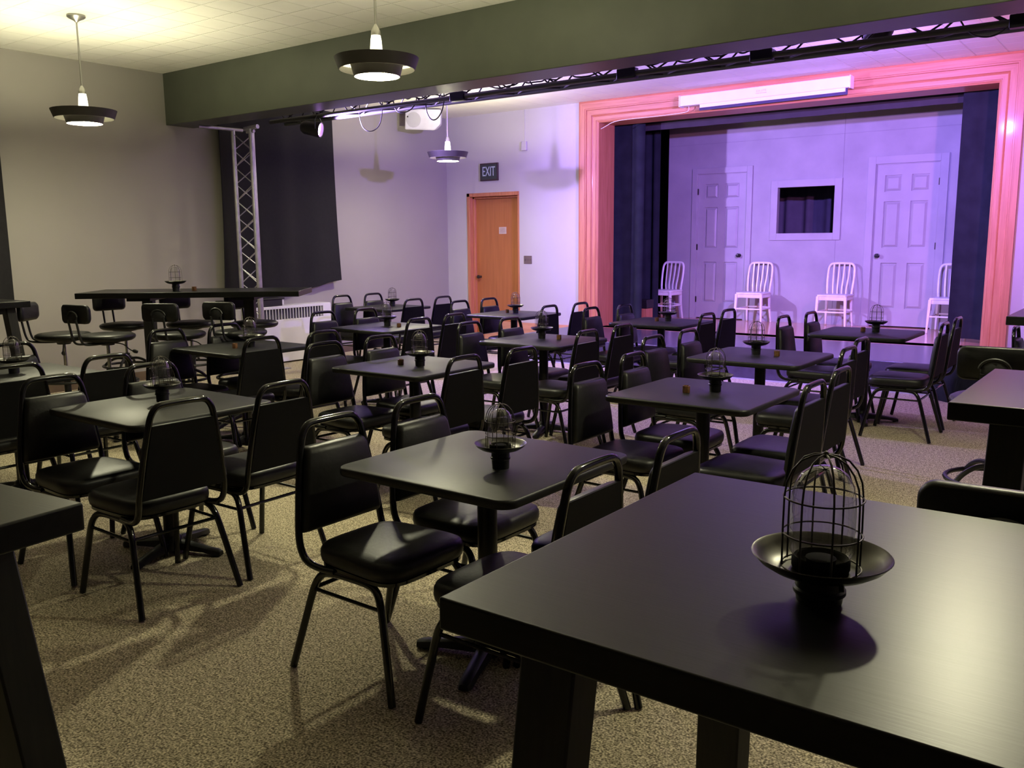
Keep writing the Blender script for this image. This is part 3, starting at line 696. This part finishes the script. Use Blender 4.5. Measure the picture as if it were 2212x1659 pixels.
# ------------------------------------------------------------------ caged lanterns
def make_lantern(D=.016):
    r = empty('caged_lantern')
    MB().lathe([(0, 0), (.030, 0), (.031, .014+D), (.0345, .018+D), (.0345, .023+D), (.032, .026+D), (.032, .052+D), (0, .052+D)], 32).build('base', M['lamp_black'], r)
    MB().lathe([(r_, z+D) for r_, z in ((.028, .047), (.050, .0465), (.068, .052), (.082, .061), (.089, .069), (.0915, .0715), (.0905, .0725), (.087, .071), (.080, .0635), (.067, .0545), (.050, .0495), (.028, .0495))], 48).build('dish', M['dish'], r)
    MB().lathe([(r_, z+D) for r_, z in ((0, .050), (.036, .050), (.038, .054), (.038, .064), (.035, .068), (.032, .066), (.030, .058), (0, .058))], 32).build('glass_holder', M['lamp_matte'], r)
    MB().lathe([(r_, z+D) for r_, z in ((0, .058), (.019, .058), (.020, .063), (.020, .066), (.017, .067), (0, .067))], 20).build('tea_candle', M['lamp_matte'], r)
    MB().lathe([(r_, z+D) for r_, z in ((.033, .066), (.038, .070), (.0425, .078), (.0425, .13), (.0415, .150), (.0380, .168), (.030, .182), (.019, .190), (.008, .193), (0, .1935))], 36).build('glass_dome', M['glass'], r, ang=80)
    b = MB()
    for z in (.054, .100, .150): b.tube([(.0515*math.cos(2*PI*k/32), .0515*math.sin(2*PI*k/32), z+D) for k in range(32)], .0013, 6, closed=True)
    for k in range(4):
        a = 2*PI*k/8+.2; ca, sa = math.cos(a), math.sin(a)
        P = [(.0515, .052), (.0520, .11), (.0515, .150), (.0490, .170), (.042, .187), (.031, .200), (.016, .207), (0, .209)]
        full = [(x*ca, x*sa, z+D) for x, z in P] + [(-x*ca, -x*sa, z+D) for x, z in reversed(P[:-1])]
        b.tube(full, .0014, 6)
    b.lathe([(0, .203+D), (.004, .205+D), (.004, .211+D), (0, .214+D)], 10)
    b.build('wire_cage', M['bronze'], r, ang=80)
    MB().box(.020, .026, -.058, -.036, .058+D, .0595+D, Matrix.Rotation(.2, 4, 'X')).build('latch', M['chrome'], r)
    return r
lan = make_lantern()
LN = {'T1': (-1.82, 2.37), 'T2': (-4.02, 2.46), 'T3': (-5.60, 4.19), 'T4': (-5.69, 2.50), 'T5': (-3.80, 4.12), 'T6': (-5.91, 5.97), 'T7': (-7.71, 7.89), 'T8': (-5.76, 7.80),
      'T9': (-4.06, 5.85), 'T10': (-1.86, 4.25), 'T11': (-2.25, 5.80), 'T12': (-3.90, 7.76), 'T13': (-1.98, 7.77)}
for k, (x, y) in LN.items():
    place(lan, (x, y, .75), rnd.uniform(0, 3), 'wire-caged glass lantern on the %s' % TAB[k][2], 'lantern', 'caged glass lanterns')
place(make_lantern(-.006), (-.351, 1.165, 1.04), .35, 'large looking caged glass lantern on the big foreground bar table', 'lantern', 'caged glass lanterns')
place(lan, (-7.02, 4.50, 1.12), .8, 'caged glass lantern on the high bar table amid the swivel stools', 'lantern', 'caged glass lanterns')

# small amber tea light cups
def make_cup():
    r = empty('tea_light_cup')
    MB().lathe([(0, 0), (.019, 0), (.020, .004), (.020, .036), (.017, .037), (.016, .030), (0, .030)], 8).build('cup', M['wax'], r, ang=20)
    MB().lathe([(0, .030), (.012, .030), (.012, .033), (0, .034)], 12).build('wax', M['cork'], r)
    return r
cup = make_cup()
for k, (x, y) in {'T6': (-5.72, 5.93), 'T5': (-3.93, 4.08), 'T9': (-3.90, 5.86), 'T10': (-1.965, 4.13), 'T11': (-2.10, 5.79), 'T13': (-2.07, 7.72), 'T3': (-5.62, 4.06), 'T12': (-3.99, 7.70), 'T8': (-5.86, 7.78)}.items():
    place(cup, (x, y, .75), rnd.uniform(0, 1), 'small amber tea light cup on the %s' % TAB[k][2], 'cup', 'amber tea light cups')
place(cup, (-6.90, 4.60, 1.12), 0.2, 'small tea light cup beside the lantern on the stool-side bar table', 'cup', 'amber tea light cups')

# ------------------------------------------------------------------ bar tables
def bar_table(loc, rz, lx, ly, h, lab, pedestal=False, anchor='c', splay=(.05, .085), th=.048):
    r = empty('bar_table', loc, rz)
    x0, x1, y0, y1 = (-lx/2, lx/2, -ly/2, ly/2)
    MB().box(x0, x1, y0, y1, h-th, h).build('tabletop', M['bar_top'], r, bevel=.004, seg=3)
    if pedestal:
        for x in (-lx*.235, lx*.235):
            MB().box(x-.045, x+.045, -.045, .045, .04, h-th).build('leg', M['bar_leg'], r, bevel=.004)
            MB().box(x-.05, x+.05, -ly*.42, ly*.42, 0, .045).build('floor_rail', M['bar_leg'], r, bevel=.006)
            MB().box(x-.10, x+.10, -ly*.38, ly*.38, h-th-.03, h-th).build('batten', M['bar_leg'], r, bevel=.003)
    else:
        hw, hd, ix, iy = .045, .035, .09, .075
        for sx in (-1, 1):
            for sy in (-1, 1):
                tx, ty = sx*(lx/2-ix-hw), sy*(ly/2-iy-hd); bx, by = tx+sx*splay[0], ty+sy*splay[1]
                q = lambda X, Y, z: [Vector((X-hw, Y-hd, z)), Vector((X+hw, Y-hd, z)), Vector((X+hw, Y+hd, z)), Vector((X-hw, Y+hd, z))]
                MB().hexa(q(bx, by, 0), q(tx, ty, h-th)).build('leg', M['bar_leg'], r, bevel=.004)
            MB().box(sx*(lx/2-ix-hw)-.03, sx*(lx/2-ix-hw)+.03, -ly*.36, ly*.36, h-th-.05, h-th).build('batten', M['bar_leg'], r, bevel=.003)
    return tag(r, lab, 'bar table', 'black painted bar tables')
bar_table((-.78+.915, .87+.41, 0), 0, 1.83, .82, 1.04, 'big black bar table in the foreground with a large looking lantern')
cx, cy = -1.433, .719
ang = .10; ux, uy = Vector((-math.cos(ang), -math.sin(ang))), Vector((math.sin(ang), -math.cos(ang)))
cc = Vector((cx, cy)) + ux*.915 + uy*.36
bar_table((cc.x, cc.y, 0), ang, 1.83, .72, 1.10, 'black bar table whose corner shows at the lower left photo edge', splay=(.09, .09))
bar_table((-6.956, 4.68, 0), math.radians(39.6), 1.88, .66, 1.12, 'long black bar table on two posts with swivel stools around it', pedestal=True)
bar_table((-7.12-.9, 3.30-.36, 0), 0, 1.80, .72, 1.10, 'black bar table end at the left edge beside the wall', splay=(.06, .08))
bar_table((-.45+.79, 2.51+.37, 0), 0, 1.58, .74, 1.10, 'black bar table cut by right photo edge, between two stool backs', splay=(.03, .05))
bar_table((-.72+.92, 5.46+.37, 0), 0, 1.84, .74, 1.10, 'bar table tip at the right photo edge near the stage', splay=(.04, .05))

# ------------------------------------------------------------------ swivel stools
def make_stool():
    """faces +x, origin at the floor under the column"""
    r = empty('swivel_stool')
    MB().lathe([(0, .765), (.12, .765), (.185, .772), (.205, .785), (.212, .800), (.208, .814), (.190, .824), (.12, .832), (.05, .829), (0, .827)], 40).build('seat', M['vinyl'], r, ang=60)
    MB().lathe([(0, .768), (.09, .768), (.10, .758), (.055, .748), (.05, .735), (0, .735)], 24).build('seat_plate', M['plastic'], r)
    MB().tube([(0, 0, .50), (0, 0, .74)], .014, 14).build('gas_piston', M['chrome'], r)
    MB().lathe([(0, .10), (.026, .10), (.026, .55), (.015, .555)], 20).build('column', M['plastic'], r)
    MB().tube(smooth_path([(.02, -.03, .752), (.05, -.12, .745), (.06, -.17, .70), (.075, -.20, .685)], 2), .0045, 6).lathe([(0, 0), (.012, .004), (.016, .02), (.012, .04), (0, .045)], 10, m=rot_to((.3, -.6, -.2), (.072, -.192, .690))).build('height_lever', M['plastic'], r)
    for k in range(5):
        a = 2*PI*k/5+.3; ca, sa = math.cos(a), math.sin(a)
        p = [(.02*ca, .02*sa, .115), (.12*ca, .12*sa, .095), (.22*ca, .22*sa, .060), (.285*ca, .285*sa, .035)]
        lg = MB().tube(smooth_path(p, 2), .02, 8, ry=.016).build('base_arm', M['plastic'], r)
        MB().lathe([(0, 0), (.024, 0), (.022, .012), (.008, .018), (.008, .04), (0, .04)], 12, c=(.282*ca, .282*sa, 0)).build('glide', M['plastic'], lg)
    b = MB().tube([(.205*math.cos(2*PI*k/36), .205*math.sin(2*PI*k/36), .44) for k in range(36)], .011, 8, closed=True)
    for k in range(4):
        a = PI/4+k*PI/2; ca, sa = math.cos(a), math.sin(a)
        b.tube(smooth_path([(.02*ca, .02*sa, .50), (.09*ca, .09*sa, .51), (.16*ca, .16*sa, .48), (.20*ca, .20*sa, .44)], 2), .012, 7)
    b.lathe([(.026, .48), (.034, .48), (.034, .53), (.026, .53)], 18)
    b.build('foot_ring', M['plastic'], r)
    for sy in (-1, 1):
        MB().tube(smooth_path([(-.05, .045*sy, .757), (-.16, .045*sy, .755), (-.25, .045*sy, .762), (-.275, .045*sy, .80), (-.292, .045*sy, .90), (-.302, .045*sy, .96)], 2), .009, 8).build('back_support', M['plastic'], r)
    def o(x, ins, zc=1.0):
        return [Vector((x-.012*(abs(y)/.15)**2*-1.6, y, z)) for y, z in rrect(.150-ins, .072-ins, .035, 6, 0, zc)]
    b = MB(); b.rings([o(-.298, .006), o(-.290, 0), o(-.270, 0), o(-.255, .010), o(-.248, .03)]); b.build('backrest', M['vinyl'], r, ang=60)
    b = MB().tube([(-.300, .058*math.cos(a), .975+.046*math.sin(a)) for a in [PI*(.04+.92*i/16) for i in range(17)]], .007, 6)
    b.rings([[Vector((-.296, .056*math.cos(2*PI*k/20), .972+.046*max(-.9, math.sin(2*PI*k/20)))) for k in range(20)], [Vector((-.304, .050*math.cos(2*PI*k/20), .970+.040*max(-.9, math.sin(2*PI*k/20)))) for k in range(20)]])
    b.build('back_shell', M['plastic'], r, ang=50)
    return r
st = make_stool()
rgt = Vector((.802, .598)); fwd = Vector((-.598, .802))
def back_dir(x, y, a, b_):
    f_ = Vector((x, y)).normalized(); v = -(Vector((f_.y, -f_.x))*a + f_*b_); return math.atan2(v.y, v.x)
STL = [((-7.18, 3.56), back_dir(-7.18, 3.56, -.274, .12), 'black swivel stool facing right, between left edge and bar table'),
       ((-6.80, 3.72), back_dir(-6.80, 3.72, -.236, -.185), 'black swivel stool on the near side, first from the left wall end'),
       ((-6.45, 4.13), back_dir(-6.45, 4.13, -.14, -.26), 'black swivel stool on the near side, in the middle of the bar table'),
       ((-6.14, 4.50), back_dir(-6.14, 4.50, -.18, -.24), 'black swivel stool on the near side, nearest the heater end'),
       ((-7.60, 4.33), back_dir(-7.60, 4.33, -.136, .267), 'black swivel stool on the wall side, first from the left'),
       ((-7.22, 4.75), back_dir(-7.22, 4.75, -.14, .26), 'black swivel stool on the wall side, below the bar table lantern'),
       ((-6.72, 5.08), back_dir(-6.72, 5.08, -.14, .26), 'black swivel stool on the wall side, half hidden by the table post'),
       ((-.215, 2.05), PI/2+.02, 'black stool back just behind the foreground bar table'),
       ((-.575, 4.42), PI/2+.02, 'black stool back beyond the right hand bar table, below the stage drape')]
for (x, y), rz, lab in STL: place(st, (x, y, 0), rz, lab, 'stool', 'black swivel bar stools')

# ------------------------------------------------------------------ white slat-back chairs on the stage
def make_white_chair():
    """faces -y, origin on the floor in the middle"""
    r = empty('slat_back_chair'); m = M['white_chair']
    slab(.20, .20, .03, .425, .452, .006).build('seat', m, r, ang=50)
    b = MB().box(-.19, .19, -.192, -.175, .375, .43).box(-.19, -.175, -.19, .19, .375, .43).box(.175, .19, -.19, .19, .375, .43).box(-.19, .19, .175, .192, .375, .43); b.build('apron', m, r, bevel=.004)
    for sx in (-1, 1):
        b = MB(); R = []
        for z, x, y, w_ in ((.43, .185, -.185, .019), (.30, .190, -.190, .018), (.0, .203, -.205, .012)):
            R.append([Vector((sx*x+a*w_, y+c_*w_, z)) for a, c_ in ((-1, -1), (1, -1), (1, 1), (-1, 1))])
        b.rings(R); b.build('leg', m, r, bevel=.005)
        b = MB(); R = []
        for z, x, y, w_ in ((.43, .165, .185, .018), (.25, .170, .190, .016), (.10, .178, .212, .013), (.0, .183, .235, .012)):
            R.append([Vector((sx*x+a*w_, y+c_*w_, z)) for a, c_ in ((-1, -1), (1, -1), (1, 1), (-1, 1))])
        b.rings(R); b.build('leg', m, r, bevel=.005)
    half = [(.165, .188, .43), (.172, .195, .52), (.180, .225, .66), (.178, .250, .78), (.168, .262, .835), (.140, .270, .865), (.10, .272, .87), (0, .273, .872)]
    pth = [(-x, y, z) for x, y, z in half] + list(reversed(half))[1:]
    MB().tube(smooth_path(pth, 2), .014, 8, ry=.017).build('back_hoop', m, r, ang=60)
    for k in range(4):
        t = (k-1.5)/1.5
        p = [(t*.088, .186, .44), (t*.092, .182, .52), (t*.100, .212, .62), (t*.105, .242, .74), (t*.106, .262, .86)]
        P = smooth_path(p, 2); R = [[q+Vector((-.010, -.003, 0)), q+Vector((.010, -.003, 0)), q+Vector((.010, .003, 0)), q+Vector((-.010, .003, 0))] for q in P]
        MB().rings(R).build('back_slat', m, r)
    b = MB()
    b.box(-.192, .192, -.203, -.183, .205, .225).build('front_stretcher', m, r, bevel=.003)
    for sx in (-1, 1): MB().box(sx*.183-.009, sx*.183+.009, -.19, .19, .205, .225).build('side_stretcher', m, r, bevel=.003)
    MB().box(-.17, .17, .190, .205, .215, .235).build('rear_stretcher', m, r, bevel=.003)
    return r
wc = make_white_chair()
for (x, y, rz), lab in (((-6.34, 12.50, -.03), 'white slat-back chair at the left end before the dark drape'), ((-4.935, 12.55, .0), 'white slat-back chair between left painted door and window'),
                        ((-3.76, 12.55, .02), 'white slat-back chair between window and right painted door'), ((-2.31, 12.50, .0), 'white slat-back chair half hidden by the right stage drape')):
    place(wc, (x, y, ZS), rz, lab, 'chair', 'white chairs on the stage')

# wooden box and clutter by the stage
b = empty('wooden_crate', (-6.50, 11.98, ZS))
MB().box(-.17, .17, -.10, .10, 0, .20).build('body', M['wood'], b, bevel=.004); MB().box(-.18, .18, -.11, .11, .20, .33).build('dark_lid', M['plastic'], b, bevel=.004)
tag(b, 'low reddish wooden box with dark top beside the leftmost white chair', 'box')
b = empty('stage_step', (-1.22, 9.9, 0))
MB().box(-.19, .19, -.45, .45, 0, .26).build('body', M['wood'], b, bevel=.004)
tag(b, 'orange wooden step beside the right end of the black apron', 'step')
bm = MB(); R = []
for z, s, dx in ((0, .95, 0), (.05, 1.05, .01), (.14, 1.0, -.01), (.24, .86, .02), (.33, .62, .05), (.37, .3, .07)):
    R.append([Vector((dx+s*(.21+.035*math.sin(3*a+z*9)+.02*math.sin(7*a))*math.cos(a), s*(.16+.03*math.sin(4*a+1+z*5))*math.sin(a), z)) for a in [2*PI*k/28 for k in range(28)]])
o = bm.rings(R).build('cloth_bag', M['drape'], None, ang=70); o.location = (-1.58, 9.13, 0)
tag(o, 'slumped black cloth bag on the carpet against the right apron end', 'bag')
o = cable([(-1.40, 9.05, .012), (-1.33, 9.12, .03), (-1.25, 9.05, .035), (-1.20, 8.92, .03), (-1.28, 8.84, .02), (-1.38, 8.90, .02), (-1.36, 9.0, .03), (-1.24, 9.0, .05)], .017, 'coil of pale grey hose on the carpet beside the black bag', 'hose', None, mat('pale_grey_rubber', (.4, .4, .42), .4), 'hose')
for ob in bpy.data.objects:
    if ob.type == 'EMPTY': ob.hide_render = False
